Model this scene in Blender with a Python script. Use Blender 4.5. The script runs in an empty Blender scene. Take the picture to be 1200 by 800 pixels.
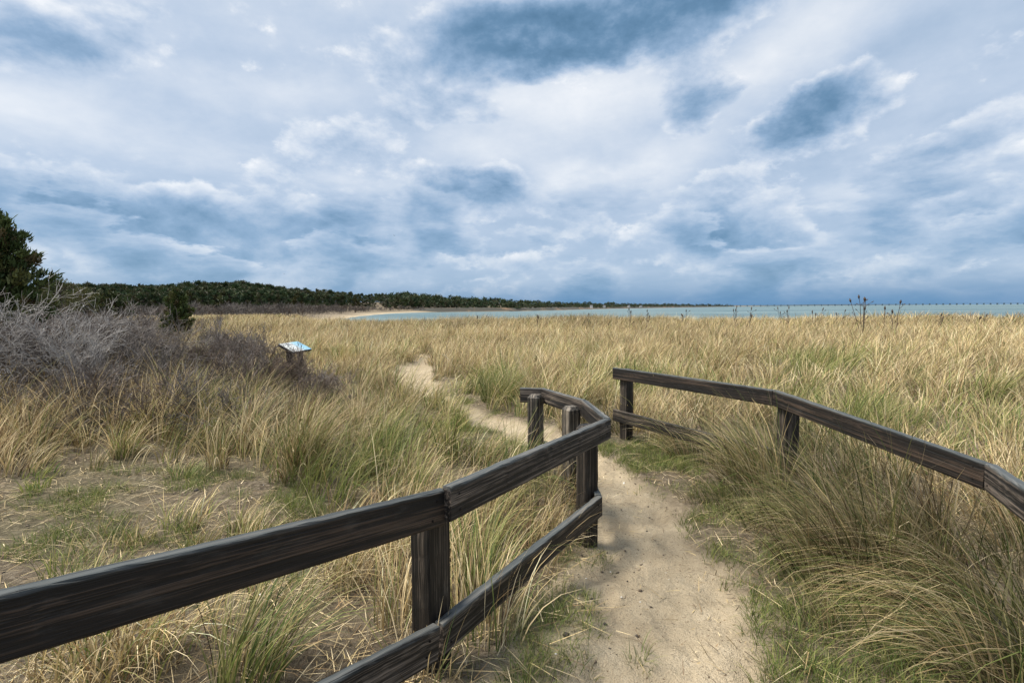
import bpy, bmesh, math, random
import numpy as np
from mathutils import Vector, Matrix

# ------------------------------------------------------------------ camera, sky, sun, exposure
SC = bpy.context.scene
FPX, PITCH, ROLL, EYE = 580.0, math.radians(3.87), math.radians(0.45), 1.65
r0 = Vector((1, 0, 0)); u0 = Vector((0, math.sin(PITCH), math.cos(PITCH))); F = Vector((0, math.cos(PITCH), -math.sin(PITCH)))
RT = r0 * math.cos(ROLL) - u0 * math.sin(ROLL)
UP = u0 * math.cos(ROLL) + r0 * math.sin(ROLL)
CAM = Vector((0, 0, EYE))
cd = bpy.data.cameras.new('camera'); cam = bpy.data.objects.new('camera', cd); SC.collection.objects.link(cam)
cam.matrix_world = Matrix(((RT.x, UP.x, -F.x, 0), (RT.y, UP.y, -F.y, 0), (RT.z, UP.z, -F.z, EYE), (0, 0, 0, 1)))
cd.sensor_width = 36; cd.lens = 36 * FPX / 1200; cd.clip_start = 0.05; cd.clip_end = 30000
SC.camera = cam
SC.view_settings.view_transform = 'Standard'; SC.view_settings.look = 'None'
SC.view_settings.exposure = 0.42; SC.view_settings.gamma = 1.0
SC.cycles.max_bounces = 6; SC.cycles.diffuse_bounces = 2; SC.cycles.transmission_bounces = 3

SUN_AZ, SUN_EL = math.radians(-88), math.radians(57)      # azimuth from +Y towards +X
sd = bpy.data.lights.new('sun', 'SUN'); sd.energy = 5.0; sd.angle = math.radians(24); sd.color = (1.0, 0.93, 0.82)
sun = bpy.data.objects.new('sun', sd); SC.collection.objects.link(sun)
sdir = Vector((math.sin(SUN_AZ) * math.cos(SUN_EL), math.cos(SUN_AZ) * math.cos(SUN_EL), math.sin(SUN_EL)))
sun.rotation_euler = sdir.to_track_quat('Z', 'Y').to_euler(); sun.location = (-20, 10, 30)

def P(px, py, d):
    """a point of the place from its bearing in the survey photograph and its distance"""
    return CAM + F * d + RT * (d * (px - 600) / FPX) - UP * (d * (py - 400) / FPX)
def azel(px, py):
    v = (F + RT * ((px - 600) / FPX) - UP * ((py - 400) / FPX)).normalized()
    return math.atan2(v.x, v.y), math.asin(v.z)

def build_world():
    w = bpy.data.worlds.new('World'); SC.world = w; w.use_nodes = True
    nt = w.node_tree; N, L = nt.nodes, nt.links; N.clear()
    STR = 0.1
    def put(sock, v):
        if hasattr(v, 'is_output'): L.new(v, sock)
        else: sock.default_value = v
    def M(op, a, b=0.0, c=None, clamp=False):
        n = N.new('ShaderNodeMath'); n.operation = op; n.use_clamp = clamp
        put(n.inputs[0], a); put(n.inputs[1], b)
        if c is not None: put(n.inputs[2], c)
        return n.outputs[0]
    def VM(op, a, b=None, out=0):
        n = N.new('ShaderNodeVectorMath'); n.operation = op; put(n.inputs[0], a)
        if b is not None: put(n.inputs[1], b)
        return n.outputs['Value'] if out else n.outputs[0]
    def XYZ(a, b, c):
        n = N.new('ShaderNodeCombineXYZ'); put(n.inputs[0], a); put(n.inputs[1], b); put(n.inputs[2], c); return n.outputs[0]
    def MR(v, a, b, c, d, smooth=True):
        n = N.new('ShaderNodeMapRange'); n.interpolation_type = 'SMOOTHSTEP' if smooth else 'LINEAR'
        put(n.inputs['Value'], v)
        for k, q in zip(('From Min', 'From Max', 'To Min', 'To Max'), (a, b, c, d)): n.inputs[k].default_value = q
        return n.outputs['Result']
    def NOISE(vec, scale, detail=6, rough=.55, dist=0.0, out='Fac'):
        n = N.new('ShaderNodeTexNoise'); put(n.inputs['Vector'], vec); n.inputs['Scale'].default_value = scale
        n.inputs['Detail'].default_value = detail; n.inputs['Roughness'].default_value = rough; n.inputs['Distortion'].default_value = dist
        return n.outputs[out]
    tc = N.new('ShaderNodeTexCoord'); D = VM('NORMALIZE', tc.outputs['Generated'])
    sp = N.new('ShaderNodeSeparateXYZ'); L.new(D, sp.inputs[0]); x, y, z = sp.outputs
    zc = M('MAXIMUM', z, 0.0)
    az = M('ARCTAN2', x, y); el = M('ARCSINE', z)
    # the cloud deck seen in perspective: noise on a high flat layer
    k = M('DIVIDE', 1.0, M('ADD', zc, 0.13))
    deck = XYZ(M('MULTIPLY', x, k), M('MULTIPLY', y, k), 0.0)
    n_big = NOISE(deck, 0.55, 7, .58, .5)
    n_mid = NOISE(VM('ADD', deck, (7.3, 2.1, 4.0)), 1.5, 8, .6, .5)
    n_fine = NOISE(VM('ADD', deck, (1.3, 9.1, 2.0)), 4.5, 6, .6, .3)
    puf = VM('MULTIPLY', D, (1.0, 1.0, 1.7)); lo_ = VM('MULTIPLY', D, (1.0, 1.0, 2.7))
    warp = NOISE(puf, 5.0, 6, .6, 0.0, 'Color')
    ang = XYZ(az, el, 0.0)
    wv = VM('MULTIPLY', VM('SUBTRACT', warp, (.5, .5, .5)), (.15, .10, 0))
    ang = VM('ADD', ang, wv)
    # heaped cloud shapes: ragged-edged noise on the flattened dome
    p1 = NOISE(puf, 2.6, 12, .60, .10); p2 = NOISE(VM('ADD', puf, (0, 0, .06)), 2.6, 12, .60, .10)
    q1 = NOISE(puf, 6.5, 10, .60, .10); q2 = NOISE(VM('ADD', puf, (0, 0, .03)), 6.5, 10, .60, .10)
    p3 = NOISE(lo_, 5.5, 11, .57, .1); p4 = NOISE(VM('ADD', lo_, (0, 0, .05)), 5.5, 11, .57, .1)
    veil = M('ADD', 0.74, M('MULTIPLY', M('SUBTRACT', n_big, .5), .34))
    veil = M('ADD', veil, M('MULTIPLY', M('SUBTRACT', n_mid, .5), .22))
    veil = M('ADD', veil, M('MULTIPLY', M('SUBTRACT', p1, .5), .55))
    f = M('ADD', M('MULTIPLY', M('SUBTRACT', p1, .5), 1.25), M('MULTIPLY', M('SUBTRACT', q1, .5), .85))
    # single clouds of the day: bearing, size, tilt, weight
    for (px, py, rx, ry, rot, amt) in [
        (770, 5, 240, 70, 5, -.88), (640, 50, 110, 44, 0, -.50), (975, 122, 95, 48, 26, -.72), (895, 172, 90, 32, 28, -.42), (826, 116, 66, 42, 8, -.52),
        (545, 225, 105, 36, 0, -.60), (480, 88, 74, 54, 0, -.40), (425, 165, 70, 40, 0, -.36), (335, 197, 60, 22, 0, -.26),
        (300, 262, 200, 44, 0, -.50), (60, 240, 150, 40, 0, -.46), (120, 95, 330, 52, 2, -.24), (40, 25, 260, 46, 0, -.14),
        (1065, 192, 90, 30, 8, -.44), (1165, 142, 100, 45, 15, -.42), (865, 240, 110, 34, 8, -.44), (850, 285, 130, 24, 0, -.40),
        (1120, 250, 130, 40, 0, -.36), (650, 262, 100, 26, 0, -.32), (1150, 60, 120, 36, 10, -.22), (560, 300, 150, 18, 0, -.26), (160, 300, 200, 24, 0, -.3), (1080, 305, 150, 22, 0, -.32),
        (940, 45, 130, 50, 15, .42), (300, 115, 130, 34, 8, .36), (690, 212, 60, 26, 0, .40), (1010, 222, 70, 20, -5, .40), (560, 178, 70, 26, 0, .30),
        (120, 150, 160, 34, 0, .28), (690, 115, 120, 44, 0, .30), (430, 225, 60, 26, 0, .22), (780, 185, 80, 36, 20, .22), (1150, 285, 60, 18, 0, .26), (1060, 95, 70, 40, 0, .2),
    ]:
        a0, e0 = azel(px, py); a1, _ = azel(px + rx, py); _, e1 = azel(px, py - ry)
        mp = N.new('ShaderNodeMapping'); mp.vector_type = 'TEXTURE'; L.new(ang, mp.inputs['Vector'])
        mp.inputs['Location'].default_value = (a0, e0, 0); mp.inputs['Rotation'].default_value = (0, 0, math.radians(rot))
        mp.inputs['Scale'].default_value = (abs(a1 - a0), abs(e1 - e0), 1)
        g_ = MR(VM('LENGTH', mp.outputs[0], None, 1), 0.0, 1.55, 1.0, 0.0)
        f = M('ADD', f, M('MULTIPLY', g_, -amt * (.74 if px < 700 or py < 40 else .80)))
        veil = M('ADD', veil, M('MULTIPLY', g_, amt * (.42 if amt > 0 else .10)))
    m1 = MR(f, .03, .16, 0.0, 1.0); th = MR(f, .06, .62, 0.0, 1.0)
    bc = M('ADD', M('SUBTRACT', .80, M('MULTIPLY', th, .58)), M('MULTIPLY', M('SUBTRACT', p1, p2), 1.0))
    bc = M('ADD', bc, M('MULTIPLY', M('SUBTRACT', q1, q2), 1.3))
    b = M('ADD', M('MULTIPLY', veil, M('SUBTRACT', 1.0, m1)), M('MULTIPLY', bc, m1))
    # lower, farther heaps crowding towards the horizon
    lowf = MR(el, math.radians(5), math.radians(19), 1.0, 0.0)
    m3 = M('MULTIPLY', MR(p3, .46, .54, 0.0, .80), lowf)
    b3 = M('ADD', M('SUBTRACT', .78, MR(p3, .47, .66, 0.0, .46)), M('MULTIPLY', M('SUBTRACT', p3, p4), 1.9))
    b = M('ADD', M('MULTIPLY', b, M('SUBTRACT', 1.0, m3)), M('MULTIPLY', b3, m3))
    b = M('SUBTRACT', b, MR(el, math.radians(0.0), math.radians(10), .10, 0.0))
    rp = N.new('ShaderNodeValToRGB'); L.new(b, rp.inputs[0]); cr = rp.color_ramp
    stops = [(0.0, (.075, .175, .295)), (.25, (.140, .265, .420)), (.48, (.285, .420, .600)), (.70, (.515, .615, .760)), (.88, (.765, .815, .885)), (1.0, (.96, .97, .99))]
    cr.elements[0].position, cr.elements[1].position = 0.0, 1.0
    for i, (p_, c_) in enumerate(stops):
        e = cr.elements[0] if i == 0 else cr.elements[-1] if i == len(stops) - 1 else cr.elements.new(p_)
        e.color = (*c_, 1)
    # saturated blue low band under the deck
    h2 = N.new('ShaderNodeMix'); h2.data_type = 'RGBA'; L.new(MR(el, math.radians(2), math.radians(16), .26, 0.0), h2.inputs['Factor']); L.new(rp.outputs[0], h2.inputs['A']); h2.inputs['B'].default_value = (.19, .36, .58, 1)
    hz = N.new('ShaderNodeMix'); hz.data_type = 'RGBA'
    L.new(MR(el, math.radians(0.2), math.radians(3.6), .72, 0.0), hz.inputs['Factor']); L.new(h2.outputs['Result'], hz.inputs['A'])
    hz.inputs['B'].default_value = (.062, .225, .46, 1)
    gain = M('ADD', MR(el, math.radians(35), math.radians(75), .79, 1.05), MR(y, -.5, .2, .12, 0.0))
    cl = VM('SCALE', hz.outputs['Result']); cl.node.inputs['Scale'].default_value = 1.0; L.new(M('MULTIPLY', gain, 1 / STR), cl.node.inputs['Scale'])
    sky = N.new('ShaderNodeTexSky'); sky.sky_type = 'NISHITA'; sky.sun_disc = False
    sky.sun_elevation = SUN_EL; sky.sun_rotation = SUN_AZ; sky.altitude = 2; sky.air_density = 1.0; sky.dust_density = .6; sky.ozone_density = 2
    mx = N.new('ShaderNodeMix'); mx.data_type = 'RGBA'; mx.inputs['Factor'].default_value = .93
    L.new(sky.outputs[0], mx.inputs['A']); L.new(cl, mx.inputs['B'])
    bg = N.new('ShaderNodeBackground'); bg.inputs['Strength'].default_value = STR; L.new(mx.outputs['Result'], bg.inputs['Color'])
    out = N.new('ShaderNodeOutputWorld'); L.new(bg.outputs[0], out.inputs['Surface'])
    w.cycles.sampling_method = 'MANUAL'; w.cycles.sample_map_resolution = 512
build_world()

# ------------------------------------------------------------------ helpers
C = SC.collection
RNG = np.random.default_rng(11)
def link(o, parent=None):
    C.objects.link(o)
    if parent: o.parent = parent
    return o
def tag(o, label=None, cat=None, group=None, kind=None):
    for k, v in (('label', label), ('category', cat), ('group', group), ('kind', kind)):
        if v: o[k] = v
    return o
def empty(name, loc=(0, 0, 0), rz=0.0):
    o = bpy.data.objects.new(name, None); o.location = loc; o.rotation_euler = (0, 0, rz); o.empty_display_size = .2
    return link(o)
def mesh_np(name, V, Q, mat, col=None, parent=None, smooth=False):
    """one mesh object from numpy vertices and faces (quads or triangles) with optional point colours"""
    V = np.ascontiguousarray(V, np.float32).reshape(-1, 3); Q = np.ascontiguousarray(Q, np.int32); n = Q.shape[1]
    me = bpy.data.meshes.new(name)
    me.vertices.add(len(V)); me.vertices.foreach_set('co', V.ravel())
    me.loops.add(Q.size); me.loops.foreach_set('vertex_index', Q.ravel())
    me.polygons.add(len(Q)); me.polygons.foreach_set('loop_start', np.arange(0, Q.size, n, dtype=np.int32))
    if smooth: me.polygons.foreach_set('use_smooth', np.ones(len(Q), bool))
    me.update(calc_edges=True)
    if col is not None:
        a = me.color_attributes.new('tint', 'FLOAT_COLOR', 'POINT')
        c4 = np.ones((len(V), 4), np.float32); c4[:, :3] = np.asarray(col, np.float32).reshape(-1, 3); a.data.foreach_set('color', c4.ravel())
    me.materials.append(mat)
    return link(bpy.data.objects.new(name, me), parent)
def from_bm(name, bm, mat, parent=None, smooth=False):
    me = bpy.data.meshes.new(name); bm.normal_update(); bm.to_mesh(me); bm.free(); me.materials.append(mat)
    if smooth:
        for p in me.polygons: p.use_smooth = True
    return link(bpy.data.objects.new(name, me), parent)

def _h(ix, iy, s):
    h = (ix.astype(np.int64) * 374761393 + iy.astype(np.int64) * 668265263 + s * 974711) & 0xffffffff
    h = ((h ^ (h >> 13)) * 1274126177) & 0xffffffff
    return ((h ^ (h >> 16)) & 0xffff) / 65535.0
def vn(x, y, s=0):
    x = np.asarray(x, float); y = np.asarray(y, float); ix = np.floor(x); iy = np.floor(y); fx = x - ix; fy = y - iy
    fx = fx * fx * (3 - 2 * fx); fy = fy * fy * (3 - 2 * fy)
    a, b, c, d = _h(ix, iy, s), _h(ix + 1, iy, s), _h(ix, iy + 1, s), _h(ix + 1, iy + 1, s)
    return (a * (1 - fx) + b * fx) * (1 - fy) + (c * (1 - fx) + d * fx) * fy
def fbm(x, y, s=0, o=4):
    t = 0; a = .5; n = 0
    for k in range(o):
        t = t + a * vn(x * 2 ** k + 17.3 * k, y * 2 ** k - 9.1 * k, s + k); n += a; a *= .5
    return t / n
def sst(v, a, b):
    t = np.clip((np.asarray(v, float) - a) / (b - a), 0, 1); return t * t * (3 - 2 * t)
def inpoly(x, y, poly):
    x = np.asarray(x, float); y = np.asarray(y, float); r = np.zeros(x.shape, bool); n = len(poly)
    for i in range(n):
        (x1, y1), (x2, y2) = poly[i], poly[(i + 1) % n]
        if y1 == y2: continue
        r ^= ((y1 > y) != (y2 > y)) & (x < (x2 - x1) * (y - y1) / (y2 - y1) + x1)
    return r
def dist_line(x, y, pts, w=None):
    best = np.full(np.shape(x), 1e9)
    for i in range(len(pts) - 1):
        ax, ay = pts[i][:2]; bx, by = pts[i + 1][:2]; dx, dy = bx - ax, by - ay
        t = np.clip(((x - ax) * dx + (y - ay) * dy) / (dx * dx + dy * dy + 1e-9), 0, 1)
        d = np.hypot(x - ax - t * dx, y - ay - t * dy)
        if w is not None: d = d - (w[i] + (w[i + 1] - w[i]) * t)
        best = np.minimum(best, d)
    return best

# ------------------------------------------------------------------ the lie of the land
SHORE = [(6000, 40), (400, 50), (60, 52), (0, 53), (-22, 62), (-40, 100), (-62, 200), (-76, 300), (-78, 395), (-42, 418), (0, 430), (60, 560), (140, 810), (330, 1200), (760, 2000), (1500, 3400), (2600, 5200)]
LAND = [(6000, -3000)] + SHORE + [(2600, 9500), (-9500, 9500), (-9500, -3000)]
SEA_Z = -1.3
PATH = [(.52, .3), (.70, 2.2), (.88, 3.0), (.93, 4.2), (.78, 5.4), (.25, 6.5), (-.35, 7.3), (-1.1, 8.6), (-1.9, 10.3), (-2.45, 11.6), (-2.75, 14.0), (-2.80, 15.2), (-2.75, 16.8), (-3.6, 18.5), (-4.6, 20.0)]
PW = [.40, .38, .38, .37, .35, .32, .32, .02, .42, .50, .52, .12, .34, .05, -.1]
def path_d(x, y):
    return dist_line(x, y, PATH, PW) + (fbm(x * 2.2, y * 2.2, 5) - .5) * .42
def shore_s(x, y):
    d = dist_line(x, y, SHORE); return np.where(inpoly(x, y, LAND), d, -d)
def H(x, y):
    x = np.asarray(x, float); y = np.asarray(y, float)
    r = np.hypot(x, y)
    z = .06 * np.clip(3.4 - y, 0, 6)
    z = z + (fbm(x * .9, y * .9, 1) - .5) * .12 * np.clip(r / 4, .3, 1)
    z = z + (fbm(x * .16, y * .16, 2) - .5) * .55 * sst(r, 7, 22)
    z = z + .35 * sst(y, 26, 36) * (1 - sst(y, 40, 46)) * (np.abs(x) < 200)
    pd = path_d(x, y); pm = 1 - sst(pd, -.18, .14)
    z = z - .07 * pm
    near = (r < 14)
    z = z + np.where(near, (fbm(x * 5, y * 5, 3, 3) - .5) * (.035 + .05 * pm) + (vn(x * 11, y * 9, 6) - .5) * .022 * pm + (vn(x * 24, y * 24, 4) - .5) * .012, 0)
    k = near & (pd < .35) & (y > 1.2) & (y < 7.5)
    if k.any():
        xx, yy = x[k], y[k]; a = np.zeros(xx.shape)
        for (fx, fy, fr, dp) in PRINTS:
            c, q = math.cos(fr), math.sin(fr); u = ((xx - fx) * c + (yy - fy) * q) / .055; v = (-(xx - fx) * q + (yy - fy) * c) / .135; r2 = u * u + v * v
            a += -dp * np.exp(-r2 ** 2) + dp * .45 * np.exp(-((r2 - 1.9) / .8) ** 2)
        z[k] += a
    s = shore_s(x, y)
    z = z * sst(s, 2, 12)
    z = z + np.where(s > 0, -1.3 * (1 - sst(s, 1, 13)), -1.3 + np.clip(s, -60, 0) * .06)
    z = z + 9 * sst(y, 210, 420) * sst(s, 15, 150) * sst(-x, -2500 - y, 60)
    return z
_pr = np.random.default_rng(8); PRINTS = []
for _i in range(46):
    _t = _pr.random() * 5; _j = int(_t); _f = _t - _j; PRINTS.append((PATH[_j][0] + (PATH[_j + 1][0] - PATH[_j][0]) * _f + _pr.normal(0, .22), PATH[_j][1] + (PATH[_j + 1][1] - PATH[_j][1]) * _f, _pr.normal(0, .3), _pr.uniform(.012, .026)))
def Hs(x, y): return float(H(np.array([x]), np.array([y]))[0])

# ------------------------------------------------------------------ materials
def new_mat(name):
    m = bpy.data.materials.new(name); m.use_nodes = True; nt = m.node_tree; nt.nodes.clear()
    out = nt.nodes.new('ShaderNodeOutputMaterial'); bs = nt.nodes.new('ShaderNodeBsdfPrincipled'); nt.links.new(bs.outputs[0], out.inputs[0])
    return m, nt, bs, out
def ramp(nt, fac, stops):
    r = nt.nodes.new('ShaderNodeValToRGB'); nt.links.new(fac, r.inputs[0]); cr = r.color_ramp
    cr.elements[0].position, cr.elements[1].position = stops[0][0], stops[-1][0]
    for i, (p, c) in enumerate(stops):
        e = cr.elements[0] if i == 0 else cr.elements[-1] if i == len(stops) - 1 else cr.elements.new(p)
        e.color = (*c, 1)
    return r.outputs[0]
def noise(nt, vec, scale, detail=5, rough=.55, dist=0.0):
    n = nt.nodes.new('ShaderNodeTexNoise'); n.inputs['Scale'].default_value = scale; n.inputs['Detail'].default_value = detail
    n.inputs['Roughness'].default_value = rough; n.inputs['Distortion'].default_value = dist
    if vec is not None: nt.links.new(vec, n.inputs['Vector'])
    return n.outputs['Fac']
def bump(nt, h, bs, strength, dist):
    b = nt.nodes.new('ShaderNodeBump'); b.inputs['Strength'].default_value = strength; b.inputs['Distance'].default_value = dist
    nt.links.new(h, b.inputs['Height']); nt.links.new(b.outputs[0], bs.inputs['Normal']); return b
def mixc(nt, fac, a, b, mode='MIX'):
    m = nt.nodes.new('ShaderNodeMix'); m.data_type = 'RGBA'; m.blend_type = mode
    for s, v in ((m.inputs['Factor'], fac), (m.inputs['A'], a), (m.inputs['B'], b)):
        if hasattr(v, 'is_output'): nt.links.new(v, s)
        else: s.default_value = v if not isinstance(v, tuple) else (*v, 1)
    return m.outputs['Result']
def leaf_mat(name, transl=.35, rough=.6, jitter=True):
    m, nt, bs, out = new_mat(name)
    at = nt.nodes.new('ShaderNodeAttribute'); at.attribute_name = 'tint'
    nt.links.new(at.outputs['Color'], bs.inputs['Base Color']); bs.inputs['Roughness'].default_value = rough
    bs.inputs['Specular IOR Level'].default_value = .25
    tr = nt.nodes.new('ShaderNodeBsdfTranslucent'); nt.links.new(at.outputs['Color'], tr.inputs['Color'])
    mx = nt.nodes.new('ShaderNodeMixShader'); mx.inputs[0].default_value = transl
    nt.links.new(bs.outputs[0], mx.inputs[1]); nt.links.new(tr.outputs[0], mx.inputs[2]); nt.links.new(mx.outputs[0], out.inputs[0])
    return m
def wood_mat(name, dark, mid, light, bias=0.0, edge=.55):
    m, nt, bs, _ = new_mat(name)
    tc = nt.nodes.new('ShaderNodeTexCoord'); oi = nt.nodes.new('ShaderNodeObjectInfo')
    ad = nt.nodes.new('ShaderNodeVectorMath'); ad.operation = 'ADD'
    sc_ = nt.nodes.new('ShaderNodeVectorMath'); sc_.operation = 'SCALE'; sc_.inputs[0].default_value = (31, 17, 23); nt.links.new(oi.outputs['Random'], sc_.inputs['Scale'])
    nt.links.new(tc.outputs['Object'], ad.inputs[0]); nt.links.new(sc_.outputs[0], ad.inputs[1])
    def mp(s):
        q = nt.nodes.new('ShaderNodeMapping'); q.inputs['Scale'].default_value = s; nt.links.new(ad.outputs[0], q.inputs['Vector']); return q.outputs[0]
    grain = noise(nt, mp((.8, 62, 62)), 1.0, 3, .55, .35)
    fib = noise(nt, mp((2.6, 240, 240)), 1.0, 3, .6)
    broad = noise(nt, mp((1.3, 16, 16)), 1.0, 5, .6, .3)
    blot = noise(nt, mp((14, 30, 30)), 1.0, 4, .65)
    def mth(op, a, b):
        n = nt.nodes.new('ShaderNodeMath'); n.operation = op
        for s, v in zip(n.inputs, (a, b)):
            if hasattr(v, 'is_output'): nt.links.new(v, s)
            else: s.default_value = v
        return n.outputs[0]
    t = mth('ADD', mth('ADD', mth('MULTIPLY', grain, .62), mth('MULTIPLY', broad, .55)), mth('MULTIPLY', fib, .55))
    t = mth('ADD', t, -.37 + bias)
    c = ramp(nt, t, [(.38, dark), (.52, mid), (.68, light)])
    lich = ramp(nt, mth('MULTIPLY', blot, broad), [(.30, (0, 0, 0)), (.42, (1, 1, 1))])
    c = mixc(nt, mth('MULTIPLY', lich, .12), c, (.12, .12, .11))
    sz = nt.nodes.new('ShaderNodeSeparateXYZ'); nt.links.new(tc.outputs['Object'], sz.inputs[0])
    mr = nt.nodes.new('ShaderNodeMapRange'); nt.links.new(mth('ADD', sz.outputs[2], mth('MULTIPLY', broad, .022)), mr.inputs[0])
    for q, v_ in zip(('From Min', 'From Max', 'To Min', 'To Max'), (-.004, .010, 0, edge)): mr.inputs[q].default_value = v_
    c = mixc(nt, mth('MULTIPLY', mr.outputs[0], mth('ADD', grain, .25)), c, (.125, .145, .145))      # bleached upper edge, its teal tint also painting in the sky's sheen
    crack = ramp(nt, mth('ADD', mth('MULTIPLY', grain, .75), mth('MULTIPLY', fib, .25)), [(.355, (0, 0, 0)), (.385, (1, 1, 1))])
    c = mixc(nt, crack, (.006, .005, .004), c)
    nt.links.new(c, bs.inputs['Base Color']); bs.inputs['Roughness'].default_value = .62; bs.inputs['Specular IOR Level'].default_value = .38
    hgt = mth('ADD', mth('MULTIPLY', grain, .8), mth('ADD', mth('MULTIPLY', fib, .35), mth('MULTIPLY', crack, .5)))
    bump(nt, hgt, bs, .9, .006)
    return m
WOOD = wood_mat('weathered_dark_wood', (.0025, .0018, .0013), (.0085, .0058, .0042), (.070, .046, .031))
WOODG = wood_mat('greyed_wood', (.003, .0025, .0022), (.016, .0122, .0098), (.18, .145, .116), .03)
WOODP = wood_mat('post_wood', (.003, .0022, .0016), (.016, .012, .009), (.125, .100, .076), 0, 0)
WOODQ = wood_mat('greyed_post_wood', (.004, .0034, .003), (.040, .034, .026), (.25, .21, .165), .03, 0)
NAIL, _nt, _bs, _o = new_mat('rusty_nail'); _bs.inputs['Base Color'].default_value = (.012, .009, .008, 1); _bs.inputs['Metallic'].default_value = .6; _bs.inputs['Roughness'].default_value = .6
GRASS = leaf_mat('dune_grass_blade', .30)
LITTER = leaf_mat('dry_straw', .12)
TWIG, _nt, _bs, _o = new_mat('grey_bark')
_at = _nt.nodes.new('ShaderNodeAttribute'); _at.attribute_name = 'tint'; _nt.links.new(_at.outputs['Color'], _bs.inputs['Base Color']); _bs.inputs['Roughness'].default_value = .8
NEEDLE = leaf_mat('evergreen_needles', .12, .55)

def ground_mat():
    m, nt, bs, _ = new_mat('sandy_litter_soil')
    tc = nt.nodes.new('ShaderNodeTexCoord'); v = tc.outputs['Object']
    at = nt.nodes.new('ShaderNodeAttribute'); at.attribute_name = 'tint'; sp = nt.nodes.new('ShaderNodeSeparateColor'); nt.links.new(at.outputs['Color'], sp.inputs[0])
    n1 = noise(nt, v, 2.5, 8, .65); n2 = noise(nt, v, 22, 6, .65); n3 = noise(nt, v, 140, 3, .6); n4 = noise(nt, v, .35, 4)
    soil = ramp(nt, n2, [(.34, (.028, .021, .015)), (.50, (.115, .090, .064)), (.64, (.32, .265, .195))])
    soil = mixc(nt, ramp(nt, n1, [(.42, (0, 0, 0)), (.62, (1, 1, 1))]), soil, (.19, .155, .105))
    soil = mixc(nt, .35, soil, ramp(nt, n3, [(.3, (.03, .025, .018)), (.7, (.30, .24, .16))]))
    sand = ramp(nt, n1, [(.30, (.36, .290, .195)), (.55, (.50, .412, .285)), (.75, (.58, .49, .355))])
    sand = mixc(nt, ramp(nt, n3, [(.45, (0, 0, 0)), (.75, (1, 1, 1))]), sand, (.30, .24, .16))
    spk = ramp(nt, noise(nt, v, 55, 2, .5), [(.66, (0, 0, 0)), (.72, (1, 1, 1))])
    sand = mixc(nt, spk, sand, (.16, .115, .07))
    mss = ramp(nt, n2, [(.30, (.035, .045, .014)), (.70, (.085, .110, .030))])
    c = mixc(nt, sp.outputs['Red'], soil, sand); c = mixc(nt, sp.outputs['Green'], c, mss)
    nt.links.new(c, bs.inputs['Base Color']); bs.inputs['Roughness'].default_value = .95; bs.inputs['Specular IOR Level'].default_value = .15
    n5 = noise(nt, v, 8, 4, .6)
    ad = nt.nodes.new('ShaderNodeMath'); ad.operation = 'MULTIPLY_ADD'; nt.links.new(n5, ad.inputs[0]); ad.inputs[1].default_value = 2.0; nt.links.new(n2, ad.inputs[2])
    a2 = nt.nodes.new('ShaderNodeMath'); a2.operation = 'MULTIPLY_ADD'; nt.links.new(n3, a2.inputs[0]); a2.inputs[1].default_value = .7; nt.links.new(ad.outputs[0], a2.inputs[2])
    bump(nt, a2.outputs[0], bs, .85, .035)
    return m
GROUND = ground_mat()

# ------------------------------------------------------------------ ground, path, beach, water
def axis(lo, hi, fa, fb, st, g):
    a = list(np.arange(fa, fb, st)); s = st; v = a[-1]
    while v < hi: s = min(s * g, 400); v += s; a.append(v)
    s = st; v = a[0]; f = []
    while v > lo: s = min(s * g, 400); v -= s; f.append(v)
    return np.array(f[::-1] + a)
BARE = [P_ for P_ in [(-3.4, 2.0), (-2.2, 2.2), (-1.25, 2.75), (-1.2, 3.5), (-1.5, 4.0), (-2.2, 4.8), (-3.4, 5.1), (-5.0, 4.9), (-6.3, 4.2), (-5.5, 3.0)]]   # thin bare soil with litter
DIRTY = [(-.35, 1.5), (.62, 1.5), (.78, 2.6), (.74, 3.5), (.40, 3.2), (-.05, 2.3)]                                            # trampled sand inside the fence
def sandiness(x, y):
    pd = path_d(x, y); s = 1 - sst(pd, -.12, .20)
    q = inpoly(x, y, DIRTY) * (.55 + .35 * (fbm(x * 3, y * 3, 8) > .5))
    return np.maximum(s, q)
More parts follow.
